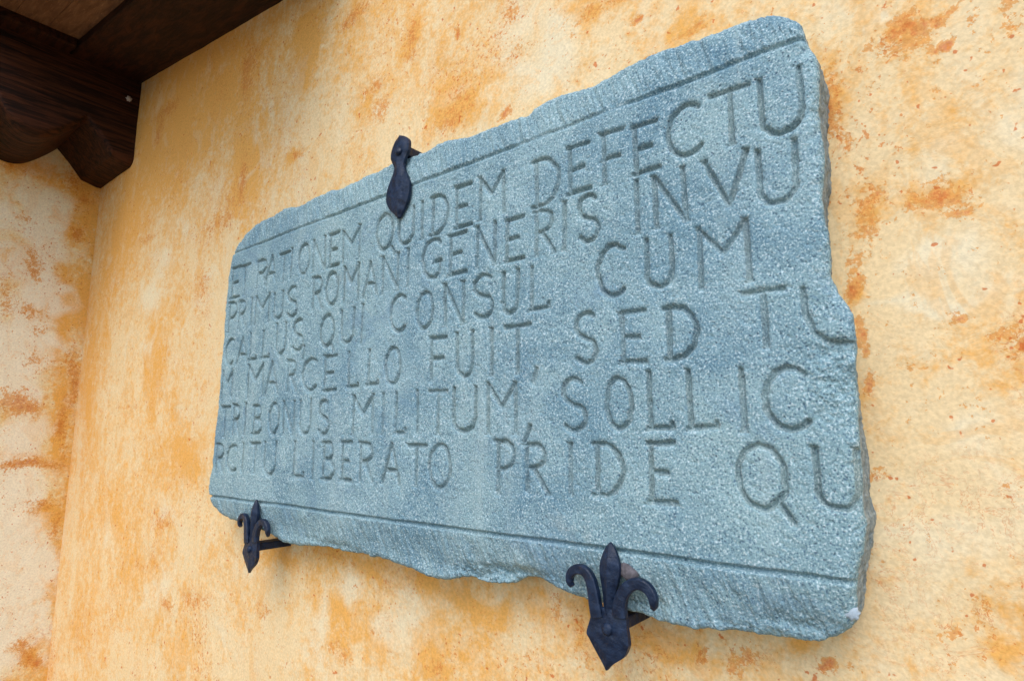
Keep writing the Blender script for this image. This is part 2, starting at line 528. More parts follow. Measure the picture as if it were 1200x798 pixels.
SIDE_WASH = [(20, 300, 40, 30, .25), (40, 365, 24, 12, .45), (70, 330, 20, 30, .2), (75, 400, 10, 60, .3), (25, 540, 50, 8, .6), (72, 500, 8, 40, .55), (60, 600, 24, 14, .35),
             (50, 620, 20, 18, .3), (70, 700, 20, 60, .35), (25, 765, 20, 16, .5), (30, 480, 30, 20, .3), (95, 250, 20, 30, .3), (30, 200, 40, 20, .3), (15, 190, 30, 10, .3), (85, 275, 8, 10, .4),
             (110, 240, 10, 30, .3), (105, 330, 8, 60, .3), (90, 560, 6, 120, .3), (60, 760, 6, 60, .3)]
SIDE_CRUMB = [(85, 215, 14, 10, .16), (100, 235, 12, 8, .17), (90, 272, 8, 9, .2), (40, 300, 16, 14, .12), (40, 320, 14, 12, .14), (35, 365, 22, 9, .14), (45, 385, 14, 8, .12),
              (42, 420, 14, 12, .12), (12, 470, 22, 16, .18), (30, 480, 16, 10, .16), (75, 500, 6, 36, .20), (30, 542, 44, 6, .22), (85, 430, 6, 20, .17), (88, 455, 4, 20, .17),
              (50, 595, 24, 8, .14), (62, 620, 8, 14, .16), (32, 770, 14, 14, .18), (44, 778, 6, 8, .2), (20, 755, 18, 6, .14), (12, 195, 20, 6, .13), (30, 255, 14, 12, .10), (5, 345, 10, 30, .1)]
SIDE_PALE = [(25, 420, 50, 60, .22), (20, 660, 50, 60, .30), (25, 580, 40, 30, .2), (20, 250, 50, 30, .12), (60, 290, 20, 60, .15), (20, 510, 40, 14, .25), (40, 330, 30, 30, .12), (30, 720, 40, 60, .2)]
root2 = empty('plaster_wall', (XL - 0.15, -1.2, 0), 'pale cream plaster wall with orange worn patches below the carved beam', 'wall')
us = np.concatenate([np.linspace(-3.4, -0.70, 50), np.linspace(-0.68, 0.012, 150)])
vs = np.linspace(-0.02, raf_z(XL) + 0.06, 330)
A, B = np.meshgrid(us, vs)
REL = 0.005 * fbm(A, B, 2.6, 231, 4) + 0.002 * fbm(A, B, 16, 251, 3)
V = np.stack([XL + REL * np.clip(-A / 0.08, 0.15, 1), A, B], -1).reshape(-1, 3) - np.array(root2.location)
me = np_mesh('plaster_face', V, grid_quads(*A.shape))
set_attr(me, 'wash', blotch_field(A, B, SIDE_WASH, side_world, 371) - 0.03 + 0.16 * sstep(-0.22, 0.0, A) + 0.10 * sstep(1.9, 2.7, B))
set_attr(me, 'crumb', blotch_field(A, B, SIDE_CRUMB, side_world, 391, 0.03))
set_attr(me, 'pale', blotch_field(A, B, SIDE_PALE, side_world, 311) + 0.13 * sstep(-0.06, -0.2, A))
link(bpy.data.objects.new('plaster_face', me), root2, M_SIDE)
box('masonry_core', XL - 0.3, XL - 0.012, -3.4, 0.3, -0.02, raf_z(XL) + 0.05, M_SIDE, root2, root2.location)

# ------------------------------------------------------------------ roof timbers
XF = -3.2 * D                             # front face of the carved beam
ZT = on_x(167, 98, XF)[2]
prof = [on_x(*q, XF)[1:] for q in [(132, 182), (117, 160), (102, 141)]]
bul = [on_x(*q, XF)[1:] for q in [(102, 141), (91, 147), (80, 152), (68, 156.5), (55, 159), (40, 157), (25, 150), (13, 140), (5, 130)]]
low = [(0.02, on_x(155, 193, XF)[2])] + [(-0.02, on_x(155, 193, XF)[2] - 0.002)]
curve = low + [tuple(p) for p in prof]
curve += [tuple(p) for p in catmull(bul, 22)[1:]]
y0, z0 = curve[-1]
per = 0.30 * D
for rep in range(2):                      # the scalloped outline carries on towards the free end
    y0, z0 = curve[-1]
    hi = curve[4][1]
    curve.append((y0 - 0.012, z0 + 0.02))
    curve.append((y0 - 0.03, hi))
    for p in catmull(bul, 22)[1:]:
        curve.append((p[0] - bul[0][0] + y0 - 0.03, p[1] - bul[0][1] + hi))
yend = curve[-1][0] - 0.02
curve.append((yend, ZT - 0.05))
outline = [(0.02, ZT)] + [tuple(c) for c in curve] + [(yend, ZT)]
n = len(outline)
RA = 0.04
xs = np.concatenate([[XL - 0.05, XL + 0.1], XF - RA + RA * np.sin(np.linspace(0, math.pi / 2, 9))])
NX = len(xs)
VV, FF = [], []
for i, x in enumerate(xs):
    up_ = RA * (1 - math.sqrt(max(0.0, 1 - max(0.0, (x - XF + RA) / RA) ** 2)))
    for (y, z) in outline:
        VV.append((x, y, z + (up_ * 0.75 if z < ZT - 0.1 else 0)))
for i in range(NX - 1):
    for k in range(n):
        a, b = i * n + k, i * n + (k + 1) % n
        FF.append((a, b, b + n, a + n))
FF.append(tuple((NX - 1) * n + k for k in range(n)))
FF.append(tuple(reversed(range(n))))
beam = empty('carved_beam', ((XL + XF) / 2, -0.3, ZT - 0.3), 'dark brown wooden beam with scalloped underside along the pale side wall', 'beam')
bo = mesh_obj('beam_body', np.array(VV) - np.array(beam.location), FF, M_BEAM, beam, smooth=False)
bv = bo.modifiers.new('bevel', 'BEVEL')
bv.width, bv.segments, bv.limit_method, bv.angle_limit = 0.012, 3, 'ANGLE', math.radians(50)


def dome(name, c, r, h, axis, mat, parent, org, rough=0.0, seed=0, nr=7, na=18):
    """a low rounded head standing on a face; axis = outward direction"""
    ax = Vector(axis).normalized()
    e1 = ax.orthogonal().normalized()
    e2 = ax.cross(e1)
    rnd = random.Random(seed)
    amp = [1 + rough * (rnd.random() - 0.5) for _ in range(na)]
    V, F = [], []
    for i in range(nr):
        t = i / (nr - 1) * math.pi / 2
        rr, hh = r * math.cos(t) if i < nr - 1 else 0.04 * r, h * math.sin(t)
        for k in range(na):
            a = 2 * math.pi * k / na
            q = Vector(c) + e1 * rr * amp[k] * math.cos(a) + e2 * rr * amp[k] * math.sin(a) + ax * hh
            V.append(q - Vector(org))
    for k in range(na):
        V.append(V[k] - ax * 0.004)
    for i in range(nr - 1):
        for k in range(na):
            a, b = i * na + k, i * na + (k + 1) % na
            F.append((a, b, b + na, a + na))
    F.append(tuple((nr - 1) * na + k for k in range(na)))
    for k in range(na):
        F.append((nr * na + k, nr * na + (k + 1) % na, (k + 1) % na, k))
    return mesh_obj(name, V, F, mat, parent)


M_NAIL = mat_plain('zinc', (0.55, 0.52, 0.50), 300, 0.4)
nw = on_x(151, 116, XF)
dome('nail_head', nw, 0.011, 0.006, (1, 0, 0), M_NAIL, beam, beam.location, 0.5, 3)

WR = 0.305 * D                            # width of the wall rafter


def sloped(name, x0, x1, ya, yb, dz0, dz1, mat, label=None, cat=None, parent=None, org=(0, 0, 0), bev=0.004):
    P = []
    for x in (x0, x1):
        for y in (ya, yb):
            for dz in (dz0, dz1):
                P.append((x, y, raf_z(x) + dz))
    F = [(0, 1, 3, 2), (4, 6, 7, 5), (0, 4, 5, 1), (2, 3, 7, 6), (0, 2, 6, 4), (1, 5, 7, 3)]
    o = mesh_obj(name, np.array(P) - np.array(org), F, mat, parent, smooth=False)
    if bev:
        b = o.modifiers.new('bevel', 'BEVEL')
        b.width, b.segments = bev, 2
    if label:
        o['label'], o['category'] = label, cat
    return o


sloped('rafter', XF - 0.10, -1.15, -WR, 0.02, 0.0, 0.16, M_RAFTER, 'dark brown rafter sloping along the top of the ochre wall', 'rafter')
wp = sloped('edge_board', XL - 0.05, -3.08 * D, -0.52, -WR - 0.002, -0.002, 0.06, M_RAFTER,
            'black timber board lying on top of the carved beam', 'board')
OVER = 0.52
roof = empty('porch_roof', (-1.8, -0.3, raf_z(-1.8)), 'brown boarded porch roof above the dark rafter', 'roof')
nb = 3
wv = (OVER - WR) / nb
for i in range(nb):
    sloped('ceiling_board', -3.08 * D - 0.04, -1.15, -WR - wv * (i + 1) + 0.0008, -WR - wv * i - 0.0004, 0.03, 0.052, M_PLANK, parent=roof, org=roof.location, bev=0.0)
sloped('roof_deck', XL - 0.3, -1.08, -OVER - 0.02, 0.0, 0.165, 0.24, M_RAFTER, parent=roof, org=roof.location, bev=0)
sloped('fascia_board', XL - 0.3, -1.08, -OVER - 0.03, -OVER - 0.004, 0.0, 0.16, M_RAFTER, parent=roof, org=roof.location, bev=0)

# ------------------------------------------------------------------ the stone tablet
YF = -0.080                               # front plane of the tablet
TOP = [(285, 273), (295, 263), (303, 258), (318, 251), (330, 243), (337, 241), (347, 240), (356, 236), (365, 231), (376, 226), (386, 221), (396, 220), (406, 214), (420, 207),
       (440, 198), (460, 188), (485, 180), (497, 174), (507, 168), (520, 162), (533, 160), (547, 157), (560, 152), (575, 146), (590, 141), (606, 135), (616, 131), (626, 122),
       (640, 113), (652, 108), (665, 104), (675, 102), (686, 99), (700, 92), (720, 81), (740, 70), (755, 62), (770, 55), (785, 50), (800, 44), (815, 40), (830, 34), (845, 28),
       (860, 22), (877, 16), (890, 13), (905, 11), (918, 13), (928, 18), (937, 25)]
RIGHT = [(937, 25), (940, 36), (942, 47), (949, 56), (956, 66), (959, 80), (958, 100), (957, 128), (960, 150), (964, 172), (963, 200), (962, 233), (966, 258), (970, 284), (971, 305),
         (972, 322), (980, 342), (993, 358), (998, 370), (1001, 395), (1001, 420), (1002, 455), (1004, 500), (1006, 540), (1008, 580), (1011, 615), (1012, 640), (1007, 655),
         (1003, 668), (1001, 690), (1001, 712), (999, 732), (993, 742)]
BOTTOM = [(250, 599), (256, 605), (265, 610), (278, 613), (292, 618), (308, 626), (320, 634), (332, 639), (345, 641), (360, 641), (372, 642), (382, 645), (398, 648), (415, 651),
          (432, 654), (448, 658), (466, 665), (478, 669), (491, 675), (504, 680), (518, 682), (532, 678), (545, 678), (558, 684), (575, 685), (592, 686), (606, 680), (622, 680),
          (641, 689), (658, 698), (675, 704), (690, 710), (715, 717), (742, 722), (761, 729), (785, 735), (810, 740), (836, 742), (862, 744), (882, 748), (900, 751), (930, 755),
          (958, 756), (975, 751), (985, 747), (993, 742)]
LEFT = [(285, 273), (278, 284), (273, 295), (270, 305), (267, 322), (265, 345), (263, 370), (261, 395), (258, 430), (255, 465), (252, 495), (249, 520), (246, 550), (243, 570),
        (243, 582), (246, 592), (250, 599)]
NU, NV = 1300, 620


def curve_px(pts, n, axis):
    P = np.array(pts, float)
    if axis is None:
        s = np.concatenate([[0], np.cumsum(np.hypot(*np.diff(P, axis=0).T))])
    else:
        s = (P[:, axis] - P[0, axis]) / (P[-1, axis] - P[0, axis])
        s = np.maximum.accumulate(s + np.arange(len(s)) * 1e-9)
    q = np.linspace(0, 1, n)
    q = s[0] + (s[-1] - s[0]) * (q ** 1.3 if axis == 0 else q)      # finer columns at the far end, where letters crowd
    return np.stack([np.interp(q, s, P[:, 0]), np.interp(q, s, P[:, 1])], 1)


def px_to_uv(Q, y=YF):
    out = np.empty((len(Q), 2))
    for i, (a, b) in enumerate(Q):
        w = on_y(a, b, y)
        out[i] = w[0], w[2]
    return out


ct, cb = px_to_uv(curve_px(TOP, NU, 0)), px_to_uv(curve_px(BOTTOM, NU, 0))
cl, cr = px_to_uv(curve_px(LEFT, NV, None)), px_to_uv(curve_px(RIGHT, NV, None))   # both from top to bottom


def roughen(c, seed, amp):
    d = np.gradient(c, axis=0)
    nrm = np.stack([-d[:, 1], d[:, 0]], 1) / (np.hypot(*d.T)[:, None] + 1e-9)
    k = amp * fbm(c[:, 0], c[:, 1], 60, seed, 4, 0.6)
    k *= np.minimum(1, np.minimum(np.arange(len(c)), np.arange(len(c))[::-1]) / 12)
    return c + nrm * k[:, None]


ct, cb, cl, cr = roughen(ct, 401, .0016), roughen(cb, 411, .003), roughen(cl, 421, .001), roughen(cr, 431, .0022)
# columns follow the picture's perspective so the near end gets finer cells
s = np.linspace(0, 1, NU)[None, :, None]
mid = (ct + cb) / 2
su = ((mid[:, 0] - mid[0, 0]) / (mid[-1, 0] - mid[0, 0]))[None, :, None]
tv = np.linspace(0, 1, NV)[:, None, None]
P = (1 - tv) * ct[None] + tv * cb[None] + (1 - su) * cl[:, None] + su * cr[:, None]
P -= (1 - su) * (1 - tv) * ct[0] + su * (1 - tv) * ct[-1] + (1 - su) * tv * cb[0] + su * tv * cb[-1]
UX, VZ = P[..., 0].copy(), P[..., 1].copy()


# ---- lettering: hand-cut single strokes inside a unit box
def arc(cx, cy, rx, ry, a0, a1, n=14):
    return [(cx + rx * math.cos(math.radians(a)), cy + ry * math.sin(math.radians(a))) for a in np.linspace(a0, a1, n)]


GL = {
    'O': [arc(.5, .5, .5, .5, 90, 450, 26)],
    'Q': [arc(.5, .5, .5, .5, 90, 450, 26), [(.86, .06), (1.0, -.05), (1.10, -.17)]],
    'C': [arc(.62, .5, .62, .5, 52, 308, 20)],
    'G': [arc(.58, .5, .58, .5, 48, 300, 20), [(.92, .10), (.92, .40)], [(.7, .40), (1.0, .40)]],
    'U': [[(0, 1), (0, .32)] + arc(.5, .30, .5, .30, 180, 360, 14) + [(1, 1)]],
    'D': [[(.14, 0), (.14, 1)], [(0, 1), (.3, 1)] + arc(.3, .5, .7, .5, 90, -90, 18) + [(0, 0)]],
    'E': [[(.08, 0), (.08, 1)], [(.0, 1), (.95, 1)], [(.08, .5), (.72, .5)], [(.0, 0), (1, 0)]],
    'F': [[(.08, 0), (.08, 1)], [(.0, 1), (1, 1)], [(.08, .5), (.85, .5)]],
    'T': [[(.5, 0), (.5, 1)], [(0, 1), (1, 1)]],
    'I': [[(.5, 0), (.5, 1)]],
    'L': [[(.08, 1), (.08, 0)], [(.0, 0), (1, 0), (1.02, .08)]],
    'A': [[(0, 0), (.5, 1), (1, 0)], [(.2, .34), (.8, .34)]],
    'M': [[(.02, 0), (.02, 1)], [(.02, 1), (.52, .52), (.98, 1)], [(.98, 1), (.98, 0)]],
    'N': [[(.04, 0), (.04, 1)], [(.04, 1), (.96, 0)], [(.96, 0), (.96, 1)]],
    'V': [[(0, 1), (.55, 0), (1, 1)]],
    'R': [[(.1, 0), (.1, 1)], [(0, 1), (.4, 1)] + arc(.4, .75, .5, .25, 90, -90, 12) + [(.1, .5)], [(.42, .5), (1, 0)]],
    'P': [[(.1, 0), (.1, 1)], [(0, 1), (.4, 1)] + arc(.4, .73, .55, .27, 90, -90, 12) + [(.1, .46)]],
    'B': [[(.1, 0), (.1, 1)], [(0, 1), (.4, 1)] + arc(.4, .77, .45, .23, 90, -90, 12) + [(.1, .54)],
          [(.4, .54)] + arc(.4, .27, .6, .27, 90, -90, 12) + [(0, 0)]],
    'S': [arc(.5, .76, .46, .24, 40, 230, 12) + [(.5, .5)] + arc(.5, .25, .5, .25, 50, -145, 14)],
    ',': [[(.8, 1), (.55, .45), (.1, 0)]],
    'J': [[(0, 1), (0, .55), (.18, .24), (.45, .06), (1, .0)]],          # a U broken off by the chipped edge
}
ROWS = [
    'E 271 281 314 348;T 281 292 312 344;R 300 313 305 335;A 311 324 301 331;T 327 338 297 329;I 339 343 292 326;O 350 362 287 321;N 366 380 281 316;E 385 397 274 311;'
    'M 401 421 268 304;Q 441 460 252 292;U 467 484 246 285;I 492 497 238 279;D 504 524 229 273;E 533 552 218 265;M 562 590 205 252;D 624 654 185 240;E 665 690 170 224;'
    'F 705 729 154 213;E 741 770 144 200;C 782 819 124 182;T 834 878 105 168;U 892 938 86 155',
    'P 267 277 355 387;R 279 288 353 383;I 292 296 351 380;M 299 315 347 377;U 321 331 344 373;S 337 348 337 371;R 365 377 325 362;O 381 395 320 357;M 402 419 312 352;'
    'A 425 441 308 345;N 447 466 300 341;I 475 479 293 334;G 495 516 281 325;E 526 546 274 320;N 558 580 264 311;E 592 613 256 304;R 625 648 246 297;I 658 663 238 291;'
    'S 678 700 229 283;I 741 749 212 272;N 765 802 202 261;V 826 875 183 240;U 889 932 170 237',
    'C 264 274 398 427;A 278 290 396 425;L 292 300 391 421;L 307 316 388 419;U 324 334 380 415;S 343 355 375 411;, 354 357 407 421;Q 375 390 370 406;U 399 413 363 401;'
    'I 421 425 358 400;C 457 474 347 388;O 488 506 343 385;N 520 543 333 380;S 555 577 323 372;U 589 606 319 367;L 621 642 312 361;C 700 730 288 347;U 757 786 279 336;'
    'M 818 876 263 332',
    'M 260 272 435 465;M 290 308 428 464;A 311 326 424 462;R 336 347 423 457;C 354 370 421 457;E 379 394 418 457;L 407 419 413 453;L 430 442 410 450;O 451 468 408 450;'
    'F 503 522 396 444;U 535 553 391 441;I 573 578 386 438;T 592 621 382 437;, 624 629 433 448;S 674 698 367 426;E 727 756 366 424;D 778 815 359 420;T 873 920 340 405;J 943 1001 334 404',
    'T 259 268 477 510;R 272 281 475 509;I 285 289 474 508;B 296 306 476 508;O 315 326 473 508;N 331 344 472 508;U 351 363 470 508;S 373 385 470 509;M 413 436 464 508;'
    'I 446 450 462 507;L 462 475 461 507;I 486 490 458 507;T 503 523 459 507;U 531 556 455 505;M 571 604 450 506;, 614 621 500 519;S 659 685 444 505;O 710 739 443 503;'
    'L 759 785 438 501;L 805 837 434 501;I 866 874 433 504;C 896 944 432 504',
    'R 252 262 521 553;C 266 277 522 552;I 282 286 521 551;T 293 303 520 553;U 309 322 519 556;L 343 355 519 558;I 364 368 518 560;B 377 391 519 562;E 399 411 519 562;'
    'R 420 436 519 564;A 448 468 520 566;T 478 498 523 568;O 503 527 521 572;P 580 603 517 577;R 614 641 521 576;I 665 670 522 580;D 695 729 520 581;E 760 791 520 589;'
    'Q 864 920 522 596;U 957 1005 527 597']


def u_at(px, v):                          # u on the front plane at height v that is seen in picture column px
    lo, hi = 0, 798
    for _ in range(40):
        m = (lo + hi) / 2
        if on_y(px, m, YF)[2] > v:
            lo = m
        else:
            hi = m
    return on_y(px, lo, YF)[0]


letter_id = np.full(UX.shape, -1, np.int32)
carve = np.zeros(UX.shape)
near = np.full(UX.shape, 9.0)
jit = 0.0011 * fbm(UX, VZ, 90, 501, 3)
wear = 0.95 + 0.4 * fbm(UX, VZ, 14, 511, 3)
rnd = random.Random(5)
LET = []
for row in ROWS:
    for item in row.split(';'):
        ch, x0, x1, ya, yb = item.split()
        x0, x1, ya, yb = map(float, (x0, x1, ya, yb))
        xm = (x0 + x1) / 2
        vt, vb = on_y(xm, ya, YF)[2], on_y(xm, yb, YF)[2]
        vm = (vt + vb) / 2
        LET.append((ch, u_at(x0, vm), u_at(x1, vm), vt, vb, xm))


def seg_dist(x, y, a, b):
    ax, ay = a
    dx, dy = b[0] - ax, b[1] - ay
    L = dx * dx + dy * dy + 1e-12
    t = np.clip(((x - ax) * dx + (y - ay) * dy) / L, 0, 1)
    return np.hypot(x - ax - t * dx, y - ay - t * dy)


for li, (ch, u0, u1, vt, vb, xm) in enumerate(LET):
    w, h = u1 - u0, vt - vb
    far = np.clip((xm - 250) / 420, 0, 1)           # the letters at the sheltered end are the most worn
    hw = 0.0046 - 0.0003 * far
    dm = 0.0070 - 0.0014 * far
    pad = 0.02
    sel = (UX > u0 - pad - .15 * w) & (UX < u1 + pad + .25 * w) & (VZ > vb - pad - .2 * h) & (VZ < vt + pad)
    idx = np.nonzero(sel)
    if len(idx[0]) == 0:
        continue
    x, y = UX[idx], VZ[idx]
    best = np.full(len(x), 9.0)
    for stroke in GL[ch]:
        pts = [(u0 + a * w + rnd.uniform(-.0012, .0012), vb + b * h + rnd.uniform(-.0012, .0012)) for a, b in stroke]
        for a, b in zip(pts[:-1], pts[1:]):
            best = np.minimum(best, seg_dist(x, y, a, b))
        if len(stroke) <= 3 or ch in 'UV':
            for e in (0, -1):                       # little chisel notches where stems end
                ex, ey = pts[e]
                q = rnd.uniform(.002, .0055)
                tick = seg_dist(x, y, (ex - q, ey + (.003 if stroke[e][1] > .5 else -.003)), (ex + q * .8, ey + (.002 if stroke[e][1] > .5 else -.003)))
                best = np.minimum(best, tick + 0.0026)
    r = np.clip(best + jit[idx], 0, 9)
    q = np.clip(1 - r / hw, 0, 1)
    lip = np.clip(1 - r / 0.0088, 0, 1)             # worn, dished lips round a narrow V cut
    d = (dm * q + 0.0019 * lip * lip * (3 - 2 * lip)) * np.clip(wear[idx], .45, 1.15)
    up = d > carve[idx]
    c2, l2 = carve[idx], letter_id[idx]
    c2[up] = d[up]
    l2[up & (q > 0.02)] = li
    carve[idx] = c2
    letter_id[idx] = l2

# ---- ruled lines
VT0, VT1 = on_y(272, 298, YF)[2], on_y(935, 45, YF)[2]
VB0, VB1 = on_y(243, 581, YF)[2], on_y(1003, 683, YF)[2]
un = (UX - UX.min()) / (UX.max() - UX.min())
wob = 0.0022 * fbm(UX, UX * 0 + 3.3, 6, 521, 3)
rt = VZ - (VT0 + (VT1 - VT0) * un + wob)
rb = VZ - (VB0 + (VB1 - VB0) * un + wob)
gap = 1 - 0.85 * np.exp(-((UX - on_y(716, 128, YF)[0]) / .022) ** 2) - 0.55 * np.exp(-((UX - on_y(625, 162, YF)[0]) / .03) ** 2)
wl = np.clip(0.75 + 0.5 * fbm(UX, VZ, 9, 531, 3), .25, 1.15)


def groove(r, hw, dm):
    q = np.clip(1 - np.abs(r + jit * .6) / hw, 0, 1)
    return dm * np.clip(q * 1.25, 0, 1) ** 1.15


carve = np.maximum(carve, groove(rt, 0.0050, 0.0052) * np.clip(gap, .1, 1) * wl)
carve = np.maximum(carve, groove(rb, 0.0044, 0.0068) * np.clip(wl + .2, .5, 1.1))
# borders: tooled with slanting chisel cuts, the lower one falling back a little
band = np.maximum(sstep(0.002, 0.008, rt), sstep(-0.002, -0.008, rb))
ck = math.radians(16)
tu, tw = UX * math.cos(ck) + VZ * math.sin(ck), -UX * math.sin(ck) + VZ * math.cos(ck)
tool = fbm(tu, tw * 0.16, 120, 541, 3, .6)
form = carve + band * 0.0026 * tool + sstep(0.0, -0.06, rb) * 0.010 + sstep(0.0, 0.07, rt) * 0.004
# overall unevenness and pitting
form += 0.0026 * fbm(UX, VZ, 5, 551, 4) + 0.0011 * fbm(UX, VZ, 45, 561, 4, .6)
pit = fbm(UX, VZ, 190, 571, 3, .7)
form += 0.0008 * np.clip(pit - .18, 0, 1) * 2.0 + 0.00035 * pit
# spalled areas
for px, py, rx, ry, dp in [(985, 450, 46, 46, .0075), (1000, 405, 40, 10, .004), (972, 345, 22, 30, .004), (940, 735, 60, 12, .008), (880, 742, 60, 8, .006), (560, 676, 34, 10, .012), (610, 676, 40, 8, .012),
                           (385, 640, 30, 6, .008), (752, 712, 24, 10, .008), (955, 140, 10, 40, .004), (940, 60, 14, 14, .003), (560, 420, 60, 20, .0008), (1008, 600, 14, 60, .004), (925, 610, 60, 20, .001)]:
    c = on_y(px, py, YF)
    ru, rv = abs(on_y(px + rx, py, YF)[0] - c[0]), abs(on_y(px, py + ry, YF)[2] - c[2])
    wob2 = 0.5 * fbm(UX, VZ, 40, 581, 4, .6)
    q = np.exp(-(((UX - c[0]) / ru) ** 2 + ((VZ - c[2]) / rv) ** 2) * (1 + wob2))
    form += dp * q * (0.75 + 0.9 * fbm(UX, VZ, 75, 591, 4, .65))
# rounded, chipped arris
ring = np.concatenate([P[0, :-1], P[:-1, -1], P[-1, :0:-1], P[:0:-1, 0]])
rs = np.concatenate([ring[::7], ring[:1]])
ii, jj = np.meshgrid(np.arange(NV), np.arange(NU), indexing='ij')
edge = np.full(UX.shape, 1.0)
nearb = (ii < 60) | (ii > NV - 61) | (jj < 90) | (jj > NU - 70)
bi = np.nonzero(nearb)
bx, bz = UX[bi].astype(np.float32), VZ[bi].astype(np.float32)
bd = np.full(len(bx), 1.0, np.float32)
for a, b in zip(rs[:-1], rs[1:]):
    m = (np.abs(bx - (a[0] + b[0]) / 2) < .06) & (np.abs(bz - (a[1] + b[1]) / 2) < .06)
    k = np.nonzero(m)[0]
    if len(k):
        bd[k] = np.minimum(bd[k], seg_dist(bx[k], bz[k], a, b))
edge[bi] = bd
edge[0] = edge[-1] = 0
edge[:, 0] = edge[:, -1] = 0
RR = 0.011 + 0.008 * np.clip(fbm(UX, VZ, 12, 601, 4, .6) + .2, -.8, 1.4)
q = np.clip(1 - edge / RR, 0, 1)
form += RR * 0.85 * (1 - np.sqrt(np.clip(1 - q * q, 0, 1)))
form += 0.004 * q * fbm(UX, VZ, 70, 611, 4, .65)
form = np.minimum(form, 0.05)
YY = YF + form

front = np.stack([UX, YY, VZ], -1).reshape(-1, 3)
# sides, back to the wall
gi = np.arange(NV * NU).reshape(NV, NU)
ring_i = np.concatenate([gi[0, :-1], gi[:-1, -1], gi[-1, :0:-1], gi[:0:-1, 0]])
RP = front[ring_i]
tan = np.roll(RP[:, [0, 2]], -5, 0) - np.roll(RP[:, [0, 2]], 5, 0)
nin = np.stack([tan[:, 1], -tan[:, 0]], 1)
nin /= np.hypot(*nin.T)[:, None] + 1e-9
cen = np.array([UX.mean(), VZ.mean()])
if ((cen - RP[:, [0, 2]]) * nin).sum() < 0:
    nin = -nin
on_right = np.zeros(len(ring_i), bool)
on_right[NU - 1:NU - 1 + NV - 1] = True
vkeys = [on_y(960, yy, YF)[2] for yy in (25, 60, 130, 180, 240, 290, 350, 420, 500, 600, 650, 745)]
ins_key = [0.008, 0.004, 0.004, 0.007, 0.010, 0.016, 0.018, 0.014, 0.007, 0.0, 0.0, 0.003]
inset_b = np.where(on_right, np.interp(-RP[:, 2], [-k for k in vkeys], ins_key), 0.012)
K = 14
rows_ = [RP]
arcl = np.concatenate([[0], np.cumsum(np.hypot(*np.diff(RP[:, [0, 2]], axis=0).T))])
for k in range(1, K + 1):
    t = k / K
    y = RP[:, 1] * (1 - t) + 0.004 * t
    nz = 0.0040 * fbm(arcl, y * 1.5, 70, 621, 4, .65) * min(1, t * 4)
    ins = inset_b * t + nz
    rows_.append(np.stack([RP[:, 0] + nin[:, 0] * ins, y, RP[:, 2] + nin[:, 1] * ins], 1))
NR = len(ring_i)
side = np.concatenate(rows_[1:])
allv = np.concatenate([front, side])
Q = grid_quads(NV, NU)
# rows run downwards, so this winding faces -Y
sid = [ring_i] + [NV * NU + k * NR + np.arange(NR) for k in range(K)]
SQ = np.concatenate([np.stack([sid[k], np.roll(sid[k], -1), np.roll(sid[k + 1], -1), sid[k + 1]], 1) for k in range(K)])
a_, b_, c__ = allv[Q[1000, 0]], allv[Q[1000, 1]], allv[Q[1000, 2]]
if np.cross(b_ - a_, c__ - b_)[1] > 0:
    Q = Q[:, ::-1]
mid_i = NU // 2
a_, b_, c__ = allv[SQ[mid_i, 0]], allv[SQ[mid_i, 1]], allv[SQ[mid_i, 2]]
if np.cross(b_ - a_, c__ - b_)[2] < 0:
    SQ = SQ[:, ::-1]
tab = empty('stone_tablet', (float(UX.mean()), -0.04, float(VZ.min())), 'rough edged grey blue stone tablet carved with six lines of Latin capitals', 'stone tablet')
ORG = np.array(tab.location)
ALLQ = np.concatenate([Q, SQ])
fa, fb, fc = allv[ALLQ[:, 0]], allv[ALLQ[:, 1]], allv[ALLQ[:, 2]]
fn = np.cross(fb - fa, fc - fb)
VN = np.zeros_like(allv)
for k in range(4):
    for ax in range(3):
        VN[:, ax] += np.bincount(ALLQ[:, k], fn[:, ax], len(allv))
VN /= np.linalg.norm(VN, axis=1)[:, None] + 1e-12


def cut_part(name, quads, mat, parent, **props):
    used, inv = np.unique(quads.ravel(), return_inverse=True)
    me = np_mesh(name, allv[used] - ORG, inv.reshape(-1, 4))
    me.normals_split_custom_set_from_vertices(VN[used].tolist())
    return link(bpy.data.objects.new(name, me), parent, mat, **props)


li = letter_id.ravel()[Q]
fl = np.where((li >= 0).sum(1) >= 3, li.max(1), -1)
frt, frb = rt.ravel()[Q].mean(1), rb.ravel()[Q].mean(1)
is_top, is_bot = (frt > 0) & (fl < 0), (frb < 0) & (fl < 0)
panel = cut_part('inscribed_panel', Q[(fl < 0) & ~is_top & ~is_bot], M_STONE, tab, label='smooth middle field of the tablet carrying the lettering')
cut_part('top_border', Q[is_top], M_TOOLED, tab, label='chisel tooled band above the upper ruled line')
cut_part('bottom_border', Q[is_bot], M_TOOLED, tab, label='chisel tooled band below the lower ruled line')
cut_part('broken_edge', SQ, M_BROKEN, tab, label='rough broken side faces of the stone')
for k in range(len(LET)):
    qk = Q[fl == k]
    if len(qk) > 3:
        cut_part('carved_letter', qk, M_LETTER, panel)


def tablet_y(x, z):
    d2 = (UX - x) ** 2 + (VZ - z) ** 2
    return float(YY.ravel()[np.argmin(d2)])


M_SPOT = mat_plain('white_paint', (0.38, 0.45, 0.50), 300, 0.7, 0.1)
w = on_y(996, 721, YF)
dome('paint_spot', (w[0], tablet_y(w[0], w[2]) + 0.001, w[2]), 0.0080, 0.003, (0.1, -1, 0), M_SPOT, tab, tab.location, 0.55, 7)

# ------------------------------------------------------------------ iron clamps
YC = -0.083                               # back of the forged plates, against the stone


